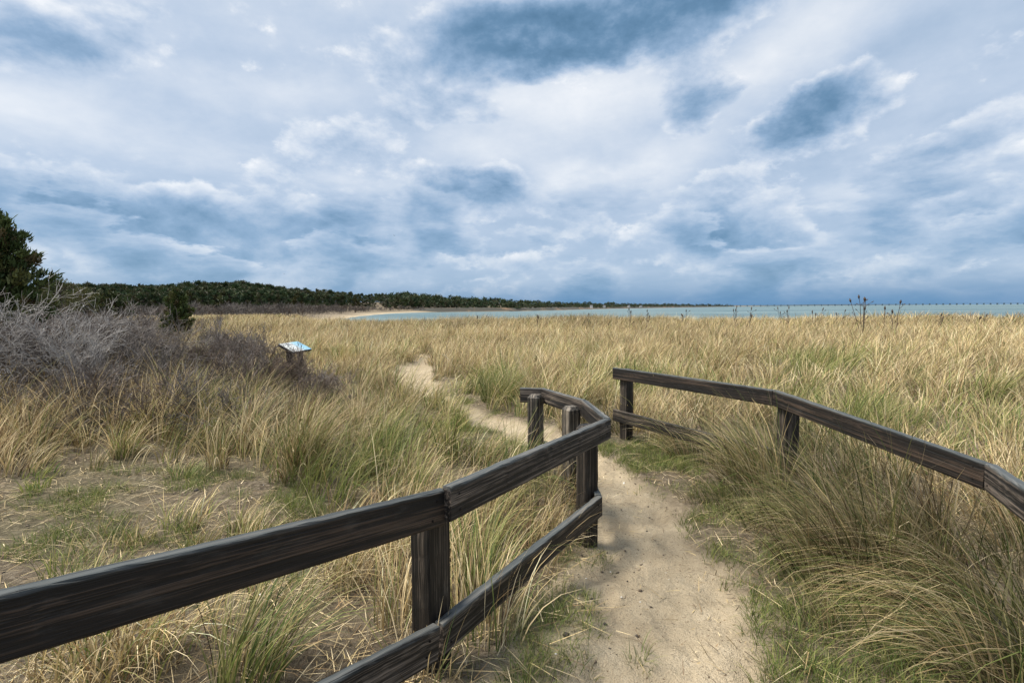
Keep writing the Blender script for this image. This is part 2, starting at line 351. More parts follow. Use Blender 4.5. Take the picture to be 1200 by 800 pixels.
def build_ground():
    xs = axis(-9000, 9000, -4.2, 4.6, .04, 1.11); ys = axis(-300, 9200, .5, 8.0, .04, 1.09)
    X, Y = np.meshgrid(xs, ys); Z = H(X, Y); nx, ny = len(xs), len(ys)
    V = np.stack([X, Y, Z], -1).reshape(-1, 3)
    sh = shore_s(X, Y)
    red = np.maximum(sandiness(X, Y), (1 - sst(sh, 2.5, 5.5)) * (Y < 380))
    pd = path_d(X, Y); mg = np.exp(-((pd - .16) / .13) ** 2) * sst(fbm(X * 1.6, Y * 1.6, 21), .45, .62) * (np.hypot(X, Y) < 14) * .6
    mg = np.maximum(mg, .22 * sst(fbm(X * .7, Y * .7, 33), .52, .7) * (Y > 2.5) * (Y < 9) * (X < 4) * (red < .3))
    col = np.stack([red, mg, np.zeros_like(red)], -1).reshape(-1, 3)
    ii, jj = np.meshgrid(np.arange(nx - 1), np.arange(ny - 1)); q = (jj * nx + ii).ravel()
    Q = np.stack([q, q + 1, q + nx + 1, q + nx], -1)
    cx, cy = V[Q][:, :, 0].mean(1), V[Q][:, :, 1].mean(1)
    isp = (path_d(cx, cy) < .02) & (cy < 40); isb = (shore_s(cx, cy) < 5) & ~isp & (cy < 380)
    for nm, sel in (('path', isp), ('beach', isb), ('ground', ~(isp | isb))):
        qq = Q[sel]; u, inv = np.unique(qq, return_inverse=True)
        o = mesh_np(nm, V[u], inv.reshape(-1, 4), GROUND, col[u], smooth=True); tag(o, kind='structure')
    W, nt, bs, _ = new_mat('sea_water')
    tc = nt.nodes.new('ShaderNodeTexCoord'); mp = nt.nodes.new('ShaderNodeMapping'); mp.inputs['Scale'].default_value = (.22, 1, 1); nt.links.new(tc.outputs['Object'], mp.inputs['Vector'])
    n = noise(nt, mp.outputs[0], .16, 9, .68); n2 = noise(nt, mp.outputs[0], .012, 8, .65)
    c = ramp(nt, n2, [(.40, (.050, .098, .105)), (.60, (.135, .195, .186))])
    c = mixc(nt, ramp(nt, n, [(.60, (0, 0, 0)), (.70, (1, 1, 1))]), c, (.34, .40, .39))
    nt.links.new(c, bs.inputs['Base Color']); bs.inputs['Roughness'].default_value = .35; bs.inputs['IOR'].default_value = 1.33
    bump(nt, n, bs, 1.0, .6)
    bm = bmesh.new(); v = [bm.verts.new(p) for p in ((-400, 36, SEA_Z), (9000, 30, SEA_Z), (20000, 20000, SEA_Z), (-3000, 20000, SEA_Z))]; bm.faces.new(v)
    tag(from_bm('water', bm, W), kind='structure')
build_ground()

# ------------------------------------------------------------------ the two rail fences
def beam(name, A, B, h, t, mat, parent, seed=0, drop=True, wear=.0007, slant=0.0):
    """squared timber: A-B is the upper front edge; hangs down h and goes back t to the left of A->B. Local X runs along it."""
    A = Vector(A); B = Vector(B); ln = (B - A).length; ex = (B - A).normalized()
    ref = Vector((0, 0, 1)) if abs(ex.z) < .9 else Vector((0, 1, 0))
    ey = ref.cross(ex).normalized(); ez = ex.cross(ey)
    rg = np.random.default_rng(seed); n = max(4, int(ln / .045))
    c = .007                                                   # eased edges
    prof = [(c, 0), (t - c, 0), (t - .002, -.002), (t, -c), (t, -h + c), (t - c, -h), (c, -h), (0, -h + c), (0, -c), (.002, -.002)]
    pn = len(prof); V = []
    off = (rg.random(pn) - .5) * .0
    for i in range(n + 1):
        x = ln * i / n
        for j, (y, z) in enumerate(prof):
            w = wear * (1 + 2.5 * (j in (0, 2, 8, 9)))
            e = slant * (y / t) if i == n else 0
            V.append((x - e, y + rg.normal() * w * .5, z + rg.normal() * w * .6 + .0035 * math.sin(x * 1.7 + seed)))
    Q = [(i * pn + j, i * pn + (j + 1) % pn, (i + 1) * pn + (j + 1) % pn, (i + 1) * pn + j) for i in range(n) for j in range(pn)]
    me = bpy.data.meshes.new(name); me.from_pydata(V, [], [q[::-1] for q in Q] + [tuple(range(pn)), tuple(n * pn + j for j in range(pn - 1, -1, -1))]); me.update()
    me.materials.append(mat); o = link(bpy.data.objects.new(name, me), parent)
    W = Matrix(((ex.x, ey.x, ez.x, A.x), (ex.y, ey.y, ez.y, A.y), (ex.z, ey.z, ez.z, A.z), (0, 0, 0, 1)))
    bpy.context.view_layer.update()
    o.matrix_basis = (parent.matrix_world.inverted() if parent else Matrix()) @ W
    if ln > .5:
        bm = bmesh.new(); bmesh.ops.create_cone(bm, cap_ends=True, segments=8, radius1=.0055, radius2=.0045, depth=.004, matrix=Matrix.Rotation(math.pi / 2, 4, 'X')); proto = None
        for fx in (.05, ln - .06):
            for fz in (-.042, -.102):
                if proto is None: proto = nl = from_bm('nail', bm, NAIL, o)
                else: nl = proto.copy(); C.objects.link(nl); nl.parent = o
                nl.location = (fx + rg.normal() * .006, -.001, fz + rg.normal() * .006)
    return o
def post(x, y, ztop, w, rz, mat, parent, seed):
    """square post with a chamfered top, foot below ground; local X runs up it"""
    zb = Hs(x, y) - .12; rg = np.random.default_rng(seed); n = 16; V = []; h = w / 2; c = .008
    prof = [(h - c, -h), (h, -h + c), (h, h - c), (h - c, h), (-h + c, h), (-h, h - c), (-h, -h + c), (-h + c, -h)]; pn = 8
    L_ = ztop - zb; sx = [L_ * i / n for i in range(n)] + [L_ - .028, L_]
    for i, s in enumerate(sx):
        f = .66 if i == len(sx) - 1 else 1.0
        for (a, b) in prof: V.append((s, a * f + rg.normal() * .0016, b * f + rg.normal() * .0016))
    m = len(sx) - 1
    Q = [(i * pn + j, i * pn + (j + 1) % pn, (i + 1) * pn + (j + 1) % pn, (i + 1) * pn + j) for i in range(m) for j in range(pn)] + [tuple(range(pn - 1, -1, -1)), tuple(m * pn + j for j in range(pn))]
    me = bpy.data.meshes.new('post'); me.from_pydata(V, [], Q); me.update(); me.materials.append(mat); o = link(bpy.data.objects.new('post', me), parent)
    cz, s_ = math.cos(rz), math.sin(rz); ey = Vector((cz, s_, 0)); ez = Vector((-s_, cz, 0))
    bpy.context.view_layer.update()
    o.matrix_basis = parent.matrix_world.inverted() @ Matrix(((0, ey.x, ez.x, x), (0, ey.y, ez.y, y), (1, ey.z, ez.z, zb), (0, 0, 0, 1)))
    return o
def build_fences():
    lf = empty('rail_fence', (-.25, 2.05, Hs(-.25, 2.05)))
    tag(lf, 'dark weathered two rail timber fence bending round left of the sandy path', 'fence', 'timber fences along the sandy path')
    L0, L1 = P(0, 698, 1.0), P(524, 573, 1.98); d = (L0 - L1)
    L9 = L1 + d * 2.1
    beam('rail', L9, L1, .142, .045, WOOD, lf, 1)
    M0, M1 = P(529, 571.5, 1.95), P(716, 489.5, 3.38)
    beam('rail', M0, M1, .142, .045, WOODG, lf, 2)
    K1, K2, K3 = Vector((.625, 4.13, .877)), Vector((.315, 4.80, .872)), Vector((.085, 4.86, .868))
    beam('rail', M1 + Vector((-.004, .012, 0)), K1, .142, .045, WOODG, lf, 3)
    beam('rail', K1 + Vector((-.003, .004, 0)), K2, .142, .045, WOODG, lf, 4)
    beam('rail', K2 + Vector((-.002, .002, 0)), K3, .142, .045, WOODG, lf, 5)
    # lower rails
    q1 = P(516, 733, 2.0); q0 = q1 + d * 2.1
    beam('rail', q0, q1, .142, .045, WOODG, lf, 6)
    n0, n1 = P(519, 732, 2.06), P(706, 581, 3.40)
    beam('rail', n0, n1, .142, .045, WOODG, lf, 7)
    dz = Vector((0, 0, -.52))
    beam('rail', n1 + Vector((-.004, .012, 0)), K1 + dz, .142, .045, WOOD, lf, 8)
    beam('rail', K1 + dz + Vector((-.003, .004, 0)), K2 + dz, .142, .045, WOOD, lf, 9)
    post(-.362, 2.085, L1.z - .09, .125, math.radians(50), WOODP, lf, 21)
    post(.525, 3.44, M1.z - .07, .115, math.radians(30), WOODP, lf, 22)
    post(.485, 4.06, .835, .115, math.radians(-62), WOODQ, lf, 23)
    post(.222, 4.70, .822, .12, math.radians(-30), WOODQ, lf, 24)
    rf = empty('rail_fence', (2.3, 4.45, Hs(2.3, 4.45)))
    tag(rf, 'dark weathered timber fence half sunk in tall grass right of the sandy path', 'fence', 'timber fences along the sandy path')
    R0, R1, R2 = P(718, 430.5, 6.2), P(905, 457, 4.4), P(1154, 542.5, 2.54)
    R3 = R2 + Vector((-.515, -.857, .07)) * 1.7
    beam('rail', R0, R1, .142, .045, WOOD, rf, 31)
    beam('rail', R1 + Vector((.003, -.004, 0)), R2, .142, .045, WOOD, rf, 32)
    beam('rail', R2 + Vector((-.003, -.005, 0)), R3, .142, .045, WOODG, rf, 33)
    dz = Vector((0, 0, -.53))
    for a, b, s in ((R0, R1, 34), (R1, R2, 35), (R2, R3, 36)):
        e = (b - a).normalized() * .005
        sag = Vector((0, 0, 0 if s == 34 else -.17)); beam('rail', a + dz + e + sag, b + dz - e + sag, .142, .045, WOODP, rf, s)
    def pp(a, b, t, s, up=0.0, w=.12):
        p = a.lerp(b, t); e = (b - a).normalized(); nrm = Vector((0, 0, 1)).cross(e).normalized()
        q = p + nrm * (.049 + w / 2); post(q.x, q.y, p.z + up, w, math.atan2(e.y, e.x), WOODP, rf, s)
    pp(R0, R1, .065, 41, -.01, .12); pp(R1, R2, .035, 42, -.07, .13); pp(R2, R3, .62, 43, -.12, .11)
    return R0, R1, R2, R3, M0, M1, L1, L9
FENCE = build_fences()
print('fence', [tuple(round(c, 2) for c in v) for v in FENCE])

# ------------------------------------------------------------------ interpretive sign
def build_sign():
    c = P(346.5, 406, 9.9); base = Vector((c.x, c.y, Hs(c.x, c.y)))
    s = empty('information_sign', base); tag(s, 'low slanted information sign with pale blue and white panel among the grass', 'sign')
    a = Vector((.055, .74, 0)); b = Vector((.286, -.021, -.155)); n = a.cross(b).normalized()
    if n.z < 0: n = -n
    b = b * 1.05
    pm, nt, bs, _ = new_mat('printed_panel')
    tc = nt.nodes.new('ShaderNodeTexCoord'); sp = nt.nodes.new('ShaderNodeSeparateXYZ'); nt.links.new(tc.outputs['Generated'], sp.inputs[0])
    n1 = noise(nt, tc.outputs['Object'], 14, 3, .5)
    col = ramp(nt, sp.outputs[1], [(.0, (.62, .62, .57)), (.50, (.66, .68, .66)), (.60, (.38, .58, .70)), (1.0, (.22, .50, .68))])
    col = mixc(nt, ramp(nt, n1, [(.60, (0, 0, 0)), (.66, (1, 1, 1))]), col, (.20, .26, .28))
    nt.links.new(col, bs.inputs['Base Color']); bs.inputs['Roughness'].default_value = .4
    dk, nt, bs, _ = new_mat('dark_metal'); bs.inputs['Base Color'].default_value = (.018, .017, .016, 1); bs.inputs['Roughness'].default_value = .6
    def slab(name, k, z0, z1, mat):
        bm = bmesh.new(); o = c - base; vs = []
        for zz in (z0, z1):
            for su, sv in ((-1, -1), (1, -1), (1, 1), (-1, 1)): vs.append(bm.verts.new(o + a * .5 * su * k + b * .5 * sv * k + n * zz))
        for f in ((3, 2, 1, 0), (4, 5, 6, 7), (0, 1, 5, 4), (1, 2, 6, 5), (2, 3, 7, 6), (3, 0, 4, 7)): bm.faces.new([vs[i] for i in f])
        bmesh.ops.recalc_face_normals(bm, faces=bm.faces); bmesh.ops.bevel(bm, geom=bm.edges[:], offset=.004, segments=1, affect='EDGES')
        return from_bm(name, bm, mat, s)
    slab('sign_frame', 1.0, -.045, -.004, dk); slab('sign_panel', .97, -.003, .006, pm)
    for t in (-.28, .28):
        p = c - base + a * t - n * .045; bm = bmesh.new()
        bmesh.ops.create_cube(bm, size=1, matrix=Matrix.Translation((p.x, p.y, p.z / 2 - .08)) @ Matrix.Rotation(math.radians(-4), 4, 'Z') @ Matrix.Diagonal((.09, .09, p.z + .1, 1)))
        bmesh.ops.bevel(bm, geom=bm.edges[:], offset=.006, segments=1, affect='EDGES'); from_bm('leg', bm, dk, s)
build_sign()

# ------------------------------------------------------------------ grass
def ribbons(R, L, W, AZ, TH0, CV, C0, C1, nseg, twist=None, rg=RNG):
    """bent tapering blades. R roots (n,3); L length; W width; AZ bend azimuth; TH0 start lean from vertical; CV added lean at tip"""
    n = len(R); k = nseg + 1; t = np.linspace(0, 1, k)
    th = TH0[:, None] + CV[:, None] * (t[None] ** 1.3)
    ds = (L / nseg)[:, None]; tm = (th[:, :-1] + th[:, 1:]) * .5
    hx = np.concatenate([np.zeros((n, 1)), np.cumsum(np.sin(tm) * ds, 1)], 1); hz = np.concatenate([np.zeros((n, 1)), np.cumsum(np.cos(tm) * ds, 1)], 1)
    P_ = np.stack([R[:, None, 0] + np.sin(AZ)[:, None] * hx, R[:, None, 1] + np.cos(AZ)[:, None] * hx, R[:, None, 2] + hz], -1)
    if twist is None: twist = rg.normal(0, .9, n)
    wa = AZ + math.pi / 2 + twist; wd = np.stack([np.sin(wa), np.cos(wa), np.zeros(n)], -1)
    wt = (1 - t ** 2 * .92) * .5
    off = wd[:, None] * (W[:, None] * wt[None])[:, :, None]
    V = np.stack([P_ - off, P_ + off], 2).reshape(n, k * 2, 3)
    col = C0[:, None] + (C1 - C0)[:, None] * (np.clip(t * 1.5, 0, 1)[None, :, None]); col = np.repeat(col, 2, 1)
    q = np.array([(2 * i, 2 * i + 1, 2 * i + 3, 2 * i + 2) for i in range(nseg)]); Q = (np.arange(n)[:, None, None] * (2 * k) + q[None]).reshape(-1, 4)
    return V.reshape(-1, 3), Q, col.reshape(-1, 3)
class Bag:
    def __init__(s): s.V, s.Q, s.C, s.n = [], [], [], 0
    def add(s, VQC):
        V, Q, C_ = VQC; s.V.append(V); s.Q.append(Q + s.n); s.C.append(C_); s.n += len(V)
    def obj(s, name, mat, parent=None): return mesh_np(name, np.concatenate(s.V), np.concatenate(s.Q), mat, np.concatenate(s.C), parent)
TAN = np.array([(.55, .42, .215), (.66, .52, .30), (.44, .32, .155), (.28, .185, .090), (.76, .63, .40), (.58, .45, .22), (.70, .56, .33), (.14, .090, .050)])
GRN = np.array([(.120, .180, .042), (.190, .225, .060), (.27, .27, .085), (.080, .120, .032)])
YEL = np.array([(.33, .31, .12), (.40, .36, .16), (.28, .27, .09)])
def pick(P_, n, rg): return P_[rg.integers(0, len(P_), n)] * np.exp(rg.normal(0, .22, (n, 1)))
THICKET = [(-40, 9.5), (-9.5, 9.2), (-7.4, 10.2), (-6.6, 12), (-9.0, 16), (-13.5, 23), (-21, 36), (-34, 62), (-120, 60), (-120, 9)]
def tussocks(cx, cy, hgt, rad, nb, green, lean_az, lean, wid, nseg, rg, droop=1.0, dark=1.0):
    """blades for many tussocks at once; per-tussock arrays"""
    nb = nb.astype(int); idx = np.repeat(np.arange(len(cx)), nb); n = len(idx)
    a = rg.uniform(0, 2 * math.pi, n); r = rad[idx] * np.sqrt(rg.random(n)); x = cx[idx] + np.sin(a) * r; y = cy[idx] + np.cos(a) * r
    R = np.stack([x, y, H(x, y) - .01], -1)
    L = hgt[idx] * rg.uniform(.55, 1.2, n)
    spread = .10 + .45 * (r / (rad[idx] + 1e-6)) * rg.random(n)
    vx = np.sin(a) * spread + np.sin(lean_az[idx]) * lean[idx]; vy = np.cos(a) * spread + np.cos(lean_az[idx]) * lean[idx]
    vx += rg.normal(0, .17, n); vy += rg.normal(0, .17, n)
    AZ = np.arctan2(vx, vy); TH0 = np.clip(np.hypot(vx, vy) * .55, 0, 1.2)
    CV = np.clip(np.hypot(vx, vy) * 1.2 + rg.gamma(1.8, .32, n) * droop, 0, 1.9)
    g = rg.random(n); C1 = pick(TAN, n, rg); gr = g < green[idx]; yl = (~gr) & (g < green[idx] * 1.9)
    C1[gr] = pick(GRN, gr.sum(), rg); C1[yl] = pick(YEL, yl.sum(), rg)
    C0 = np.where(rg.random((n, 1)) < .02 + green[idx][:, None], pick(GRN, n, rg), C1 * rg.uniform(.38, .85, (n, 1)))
    tn = rg.uniform(.70, 1.22, len(cx))[idx][:, None]; lean_az = lean_az
    dk = (dark[idx][:, None] if isinstance(dark, np.ndarray) else dark)
    W = wid[idx] * rg.uniform(.6, 1.3, n)
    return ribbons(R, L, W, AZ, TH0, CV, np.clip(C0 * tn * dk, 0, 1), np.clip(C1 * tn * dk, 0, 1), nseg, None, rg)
FR = [tuple(v[:2]) for v in FENCE[:4]]
def zone(x, y):
    """density 0..1, height, green share, lean azimuth, lean amount, colour depth for a tussock at x, y"""
    n = len(x); d = np.hypot(x, y); pd = path_d(x, y)
    den = np.ones(n); h = np.full(n, .70); g = np.full(n, .08); la = 1.2 + (fbm(x * .3, y * .3, 51) - .5) * 3 + (vn(x * 3.1, y * 3.1, 52) - .5) * 4.2; le = .15 + .30 * vn(x * 2.3, y * 2.3, 53); dk = np.full(n, 1.0)
    patch = fbm(x * .22, y * .22, 61); h *= .75 + .5 * patch
    g += .30 * sst(fbm(x * .45, y * .45, 71), .55, .70) * (d < 18)
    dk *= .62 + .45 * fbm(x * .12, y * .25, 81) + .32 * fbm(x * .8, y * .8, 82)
    # left middle: yellow-green clumps between bare ground and path
    ml = (x < .2) & (y > 4.0) & (y < 11) & (x > -5.5); h[ml] *= .92; g[ml] += .22; le[ml] += .15
    # strip between path and the right-hand fence, leaning out over the path
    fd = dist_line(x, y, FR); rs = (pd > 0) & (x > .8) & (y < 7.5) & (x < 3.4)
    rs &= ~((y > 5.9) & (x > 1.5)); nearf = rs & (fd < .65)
    g[rs] += .14; dk[rs] *= .52; le[rs] = .12 + .34 * vn(x[rs] * 2.5, y[rs] * 2.5, 54); la[rs] = -1.25 + (vn(x[rs] * 2, y[rs] * 2, 3) - .5) * 2.6  # deep olive grass, with the strip's shading also darkened into the blade colour
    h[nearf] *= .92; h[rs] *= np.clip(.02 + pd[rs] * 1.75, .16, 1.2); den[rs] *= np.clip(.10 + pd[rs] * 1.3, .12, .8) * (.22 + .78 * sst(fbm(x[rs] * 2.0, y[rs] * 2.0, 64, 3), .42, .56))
    fz = rs & (fd < .38) & (y < 4.6); den[fz] = np.maximum(den[fz], .85); h[fz] = np.clip(h[fz], .50, .66)
    # the bare ground on the left
    bd = inpoly(x, y, BARE); den[bd] *= .12 + .35 * (fbm(x[bd] * 1.6, y[bd] * 1.6, 91) > .56); h[bd] *= .38; g[bd] += .25
    # inside and under the left fence
    uf = (x < .75) & (y < 3.9) & ~bd & (pd > 0); h[uf] *= .68; le[uf] *= 1.1; den[uf] *= .85; la[uf] = rng_la(x[uf], y[uf])
    fl = [tuple(FENCE[7][:2]), tuple(FENCE[6][:2]), tuple(FENCE[5][:2])]; sd_ = np.full(n, -1.0)
    for (ax, ay), (bx, by) in zip(fl[:-1], fl[1:]): sd_ = np.maximum(sd_, np.where((y < max(ay, by) + .1) & (y > min(ay, by) - .1), ((y - ay) * (bx - ax) - (x - ax) * (by - ay)) * -1, -1))
    fr = (sd_ > -.06) & (y < 3.6) & (x < 1.2); den[fr] *= .05; h[fr] *= .45
    dd = inpoly(x, y, DIRTY); den[dd] *= .06; h[dd] *= .4
    # thicket: grass only along its foot
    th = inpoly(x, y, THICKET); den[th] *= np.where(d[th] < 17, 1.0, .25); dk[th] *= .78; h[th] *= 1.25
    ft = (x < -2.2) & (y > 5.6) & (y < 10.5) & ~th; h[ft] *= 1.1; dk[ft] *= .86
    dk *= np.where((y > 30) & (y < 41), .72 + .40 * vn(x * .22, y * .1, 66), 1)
    # hummocks with dark gaps between
    gap = sst(fbm(x * 1.15, y * 1.15, 63, 3), .38, .56); ft = (x < -1.6) & (y > 4.7) & (y < 11) & ~inpoly(x, y, BARE)
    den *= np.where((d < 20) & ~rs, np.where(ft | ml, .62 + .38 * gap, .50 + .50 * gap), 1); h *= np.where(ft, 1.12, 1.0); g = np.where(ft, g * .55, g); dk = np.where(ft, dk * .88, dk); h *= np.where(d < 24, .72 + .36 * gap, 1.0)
    den *= sst(pd, .02, .16)
    h *= np.clip(.55 + pd * .8, .55, 1) 
    den *= (shore_s(x, y) > 8)
    return den, h, g, la, le, dk
def rng_la(x, y): return 1.0 + (vn(x * 1.5, y * 1.5, 13) - .5) * 4
def build_grass():
    rg = np.random.default_rng(5); bag = Bag()
    for (d0, d1, rho, nb, wid, rad, nseg) in [(.9, 4.5, 15, 58, .0055, .13, 5), (4.5, 9, 12, 52, .0078, .15, 4), (9, 16, 9, 44, .0115, .19, 3), (16, 27, 7.5, 34, .015, .24, 3), (27, 44, 4.2, 30, .025, .34, 2), (44, 64, 1.6, 24, .045, .5, 2), (64, 150, .42, 20, .09, .9, 2)]:
        n = int(rho * (2 * d1) * d1); x = rg.uniform(-d1 * 1.25, d1 * 1.25, int(n * 1.25)); y = rg.uniform(-.3, d1, len(x))
        d = np.hypot(x, y) ; ok = (d >= d0) & (d < d1) & (np.abs(x) < y * 1.12 + 1.5) & (y > .2)
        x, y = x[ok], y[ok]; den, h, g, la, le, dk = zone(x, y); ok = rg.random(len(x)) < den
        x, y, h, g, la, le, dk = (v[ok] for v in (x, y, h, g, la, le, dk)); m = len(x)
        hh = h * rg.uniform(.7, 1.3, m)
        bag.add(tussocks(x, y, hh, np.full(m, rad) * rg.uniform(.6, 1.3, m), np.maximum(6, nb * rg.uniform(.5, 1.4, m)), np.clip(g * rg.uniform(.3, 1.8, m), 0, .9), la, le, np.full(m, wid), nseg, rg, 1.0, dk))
        print('grass', d0, m)
    o = bag.obj('dune_grass', GRASS); tag(o, 'tall straw coloured dune grass covering the field to the water', 'grass', kind='stuff')
    print('blade verts', bag.n)
    # short green grass on path edges and in the open patches
    bag = Bag(); x = rg.uniform(-7, 5, 60000); y = rg.uniform(.8, 9, 60000); pd = path_d(x, y)
    p = np.exp(-((pd - .16) / .15) ** 2) * sst(fbm(x * 1.6, y * 1.6, 21), .40, .62) * .55
    p = np.maximum(p, inpoly(x, y, BARE) * sst(fbm(x * 2.1, y * 2.1, 92), .50, .62) * .42)
    p = np.maximum(p, inpoly(x, y, DIRTY) * sst(fbm(x * 2.4, y * 2.4, 95), .58, .68) * .30)
    p = np.maximum(p, ((x > .8) & (x < 2.4) & (pd > -.02) & (pd < .7) & (y < 6.2)) * sst(fbm(x * 1.5, y * 1.5, 97), .33, .48) * .75)
    ok = rg.random(len(x)) < p; x, y = x[ok], y[ok]; m = len(x)
    bag.add(tussocks(x, y, rg.uniform(.05, .15, m), np.full(m, .06), np.full(m, 16), np.full(m, .85), rg.uniform(0, 6.3, m), np.full(m, .3), np.full(m, .0032), 3, rg, 1.2, np.full(m, .9)))
    tag(bag.obj('short_green_grass', GRASS), 'short green grass creeping along the path edge and bare soil', 'grass', kind='stuff')
    # fallen straw and litter
    bag = Bag(); x = rg.uniform(-7.5, 5, 90000); y = rg.uniform(.8, 10, 90000); pd = path_d(x, y)
    p = np.where(inpoly(x, y, BARE), .35 + .6 * sst(fbm(x * 1.7, y * 1.7, 45), .42, .62), .40) * sst(pd, -.05, .25); p = np.where((x < .4) & (y < 3.6) & ~inpoly(x, y, BARE), .85, p); p = np.where(inpoly(x, y, DIRTY), .50, p); p = np.where((pd < 0), .05 + .22 * (fbm(x * 2.6, y * 1.4, 41) > .60), p)
    ok = rg.random(len(x)) < p; x, y = x[ok], y[ok]; n = len(x); R = np.stack([x, y, H(x, y) + rg.uniform(.003, .03, n)], -1)
    c = pick(TAN, n, rg); dk_ = rg.random(n) < .5; c[dk_] = c[dk_] * .32
    bag.add(ribbons(R, rg.uniform(.03, .24, n) * np.where(pd[ok] < 0, .55, 1) , rg.uniform(.002, .005, n), rg.uniform(0, 6.3, n), rg.uniform(1.35, 1.55, n), rg.uniform(-.1, .25, n), c * .9, c, 3, rg.normal(0, .2, n), rg))
    tag(bag.obj('dry_straw_litter', LITTER), 'fallen straw and dead stems littering the sandy soil', 'litter', kind='stuff')
build_grass()
def build_debris():
    rg = np.random.default_rng(19); n = 9000; x = rg.uniform(-5.5, 2.4, n); y = rg.uniform(1.0, 8, n); pd = path_d(x, y)
    p = np.where(pd < .1, .10 + .30 * sst(fbm(x * 1.9, y * 1.9, 14), .5, .65), 0); p = np.maximum(p, inpoly(x, y, DIRTY) * .5); p = np.maximum(p, inpoly(x, y, BARE) * .35)
    ok = rg.random(n) < p; x, y = x[ok], y[ok]; n = len(x); z = H(x, y)
    b = np.array([(1, 0, 0), (0, 1, 0), (-1, 0, 0), (0, -1, 0), (0, 0, 1), (0, 0, -1)], float); F_ = np.array([(0, 1, 4), (1, 2, 4), (2, 3, 4), (3, 0, 4), (1, 0, 5), (2, 1, 5), (3, 2, 5), (0, 3, 5)])
    s_ = rg.gamma(2.0, .0022, n)[:, None, None] + .0015; V = b[None] * s_ * rg.uniform(.5, 1.6, (n, 1, 3)) * np.array([1, 1, .6]); a = rg.uniform(0, 6.3, n); c, q = np.cos(a)[:, None], np.sin(a)[:, None]
    V = np.stack([V[..., 0] * c - V[..., 1] * q + x[:, None], V[..., 0] * q + V[..., 1] * c + y[:, None], V[..., 2] + z[:, None] + .002], -1)
    col = np.array([(.045, .035, .026), (.10, .075, .05), (.30, .24, .17), (.70, .68, .62), (.06, .05, .04)])[rg.choice(5, n, p=[.34, .26, .18, .08, .14])]
    tag(mesh_np('beach_debris', V.reshape(-1, 3), (np.arange(n)[:, None, None] * 6 + F_[None]).reshape(-1, 3), TWIG, np.repeat(col, 6, 0)), 'small shell bits, bark crumbs and pebbles scattered on the sand', 'debris', kind='stuff')
build_debris()
def build_tussocks():
    rg = np.random.default_rng(91)
    for (px, py, h, rad, nb, g, la, le, dk, lab) in [
        (893, 578, .95, .20, 460, .30, -1.0, .40, 1.05, 'big fanning grass tussock against the middle of the right timber fence'),
        (800, 535, .62, .15, 230, .25, -1.2, .5, .95, 'straw coloured tussock beside the path below the far half of the right fence'),
        (985, 640, .80, .18, 300, .42, -1.5, .7, .70, 'dark green tussock leaning over the path edge right of the sand'),
        (1120, 715, .85, .20, 400, .20, -1.5, 1.0, .75, 'long bent brown tussock sprawling over the sand edge near the lower right corner'),
        (1075, 655, .76, .20, 360, .28, -1.3, .8, .70, 'dark leaning tussock hiding the lower rail below the near half of the right fence'),
        (1185, 800, .75, .20, 330, .30, -1.2, .9, .75, 'rightmost brown tussock, cut off by the bottom right corner'),
        (560, 690, .60, .10, 170, .55, .5, .3, 1.0, 'green tussock growing behind the lower rail of the left fence'),
        (290, 800, .62, .14, 220, .40, .7, .4, 1.0, 'green and straw tussock below the nearest rail of the left fence'),
        (582, 470, .75, .28, 330, .45, 1.0, .2, .85, 'dark green tussock on the far side of the path left of the fence end')]:
        d = EYE * FPX / (py - 359); 
        for _ in range(6): p = P(px, py, d); d *= (EYE - Hs(p.x, p.y)) / (EYE - p.z)
        p = P(px, py, d); z = Hs(p.x, p.y); bag = Bag(); o1 = np.ones(1)
        bag.add(tussocks(o1 * p.x, o1 * p.y, o1 * h, o1 * rad, o1 * nb, o1 * g, o1 * la, o1 * le, o1 * .0052, 5, rg, 1.1, o1 * dk))
        bag.V = [v - np.array([p.x, p.y, z]) for v in bag.V]; o = bag.obj('grass_tussock', GRASS); o.location = (p.x, p.y, z); tag(o, lab, 'grass tussock', 'grass tussocks by the path')
build_tussocks()

# ------------------------------------------------------------------ bare shrubs and the brush thicket
def shrub_segments(rg, h, stems, depth=4, spread=.55, kink=.35, twiggy=1.0):
    S = []
    def grow(p, d, ln, r, lev, stem):
        n = 3 if lev < 2 else 2
        for k in range(n):
            d = d + rg.normal(0, kink * .45, 3); d[2] += .06 * (lev < 2); d /= np.linalg.norm(d)
            q = p + d * ln / n; r2 = r * (.86 if k < n - 1 else .7); S.append((p, q, r, r2, lev, stem)); p, r = q, r2
            if lev < depth and (k > 0 or lev > 0):
                for _ in range(1 if rg.random() > .35 * twiggy else 2):
                    e = d + rg.normal(0, .62, 3); e[2] += .12; e /= np.linalg.norm(e)
                    grow(p, e, ln * rg.uniform(.48, .78), r * .62, lev + 1, stem)
        if lev < depth:
            e = d + rg.normal(0, .25, 3); e /= np.linalg.norm(e); grow(p, e, ln * .7, r * .8, lev + 1, stem)
    for i in range(stems):
        a = rg.uniform(0, 6.28); d = np.array([math.cos(a) * spread * rg.random() * 1.4, math.sin(a) * spread * rg.random() * 1.4, 1.0]); d /= np.linalg.norm(d)
        grow(np.array([math.cos(a) * .05, math.sin(a) * .05, -.05]) * h, d, h * rg.uniform(.34, .5), h * .011, 0, i)
    return S
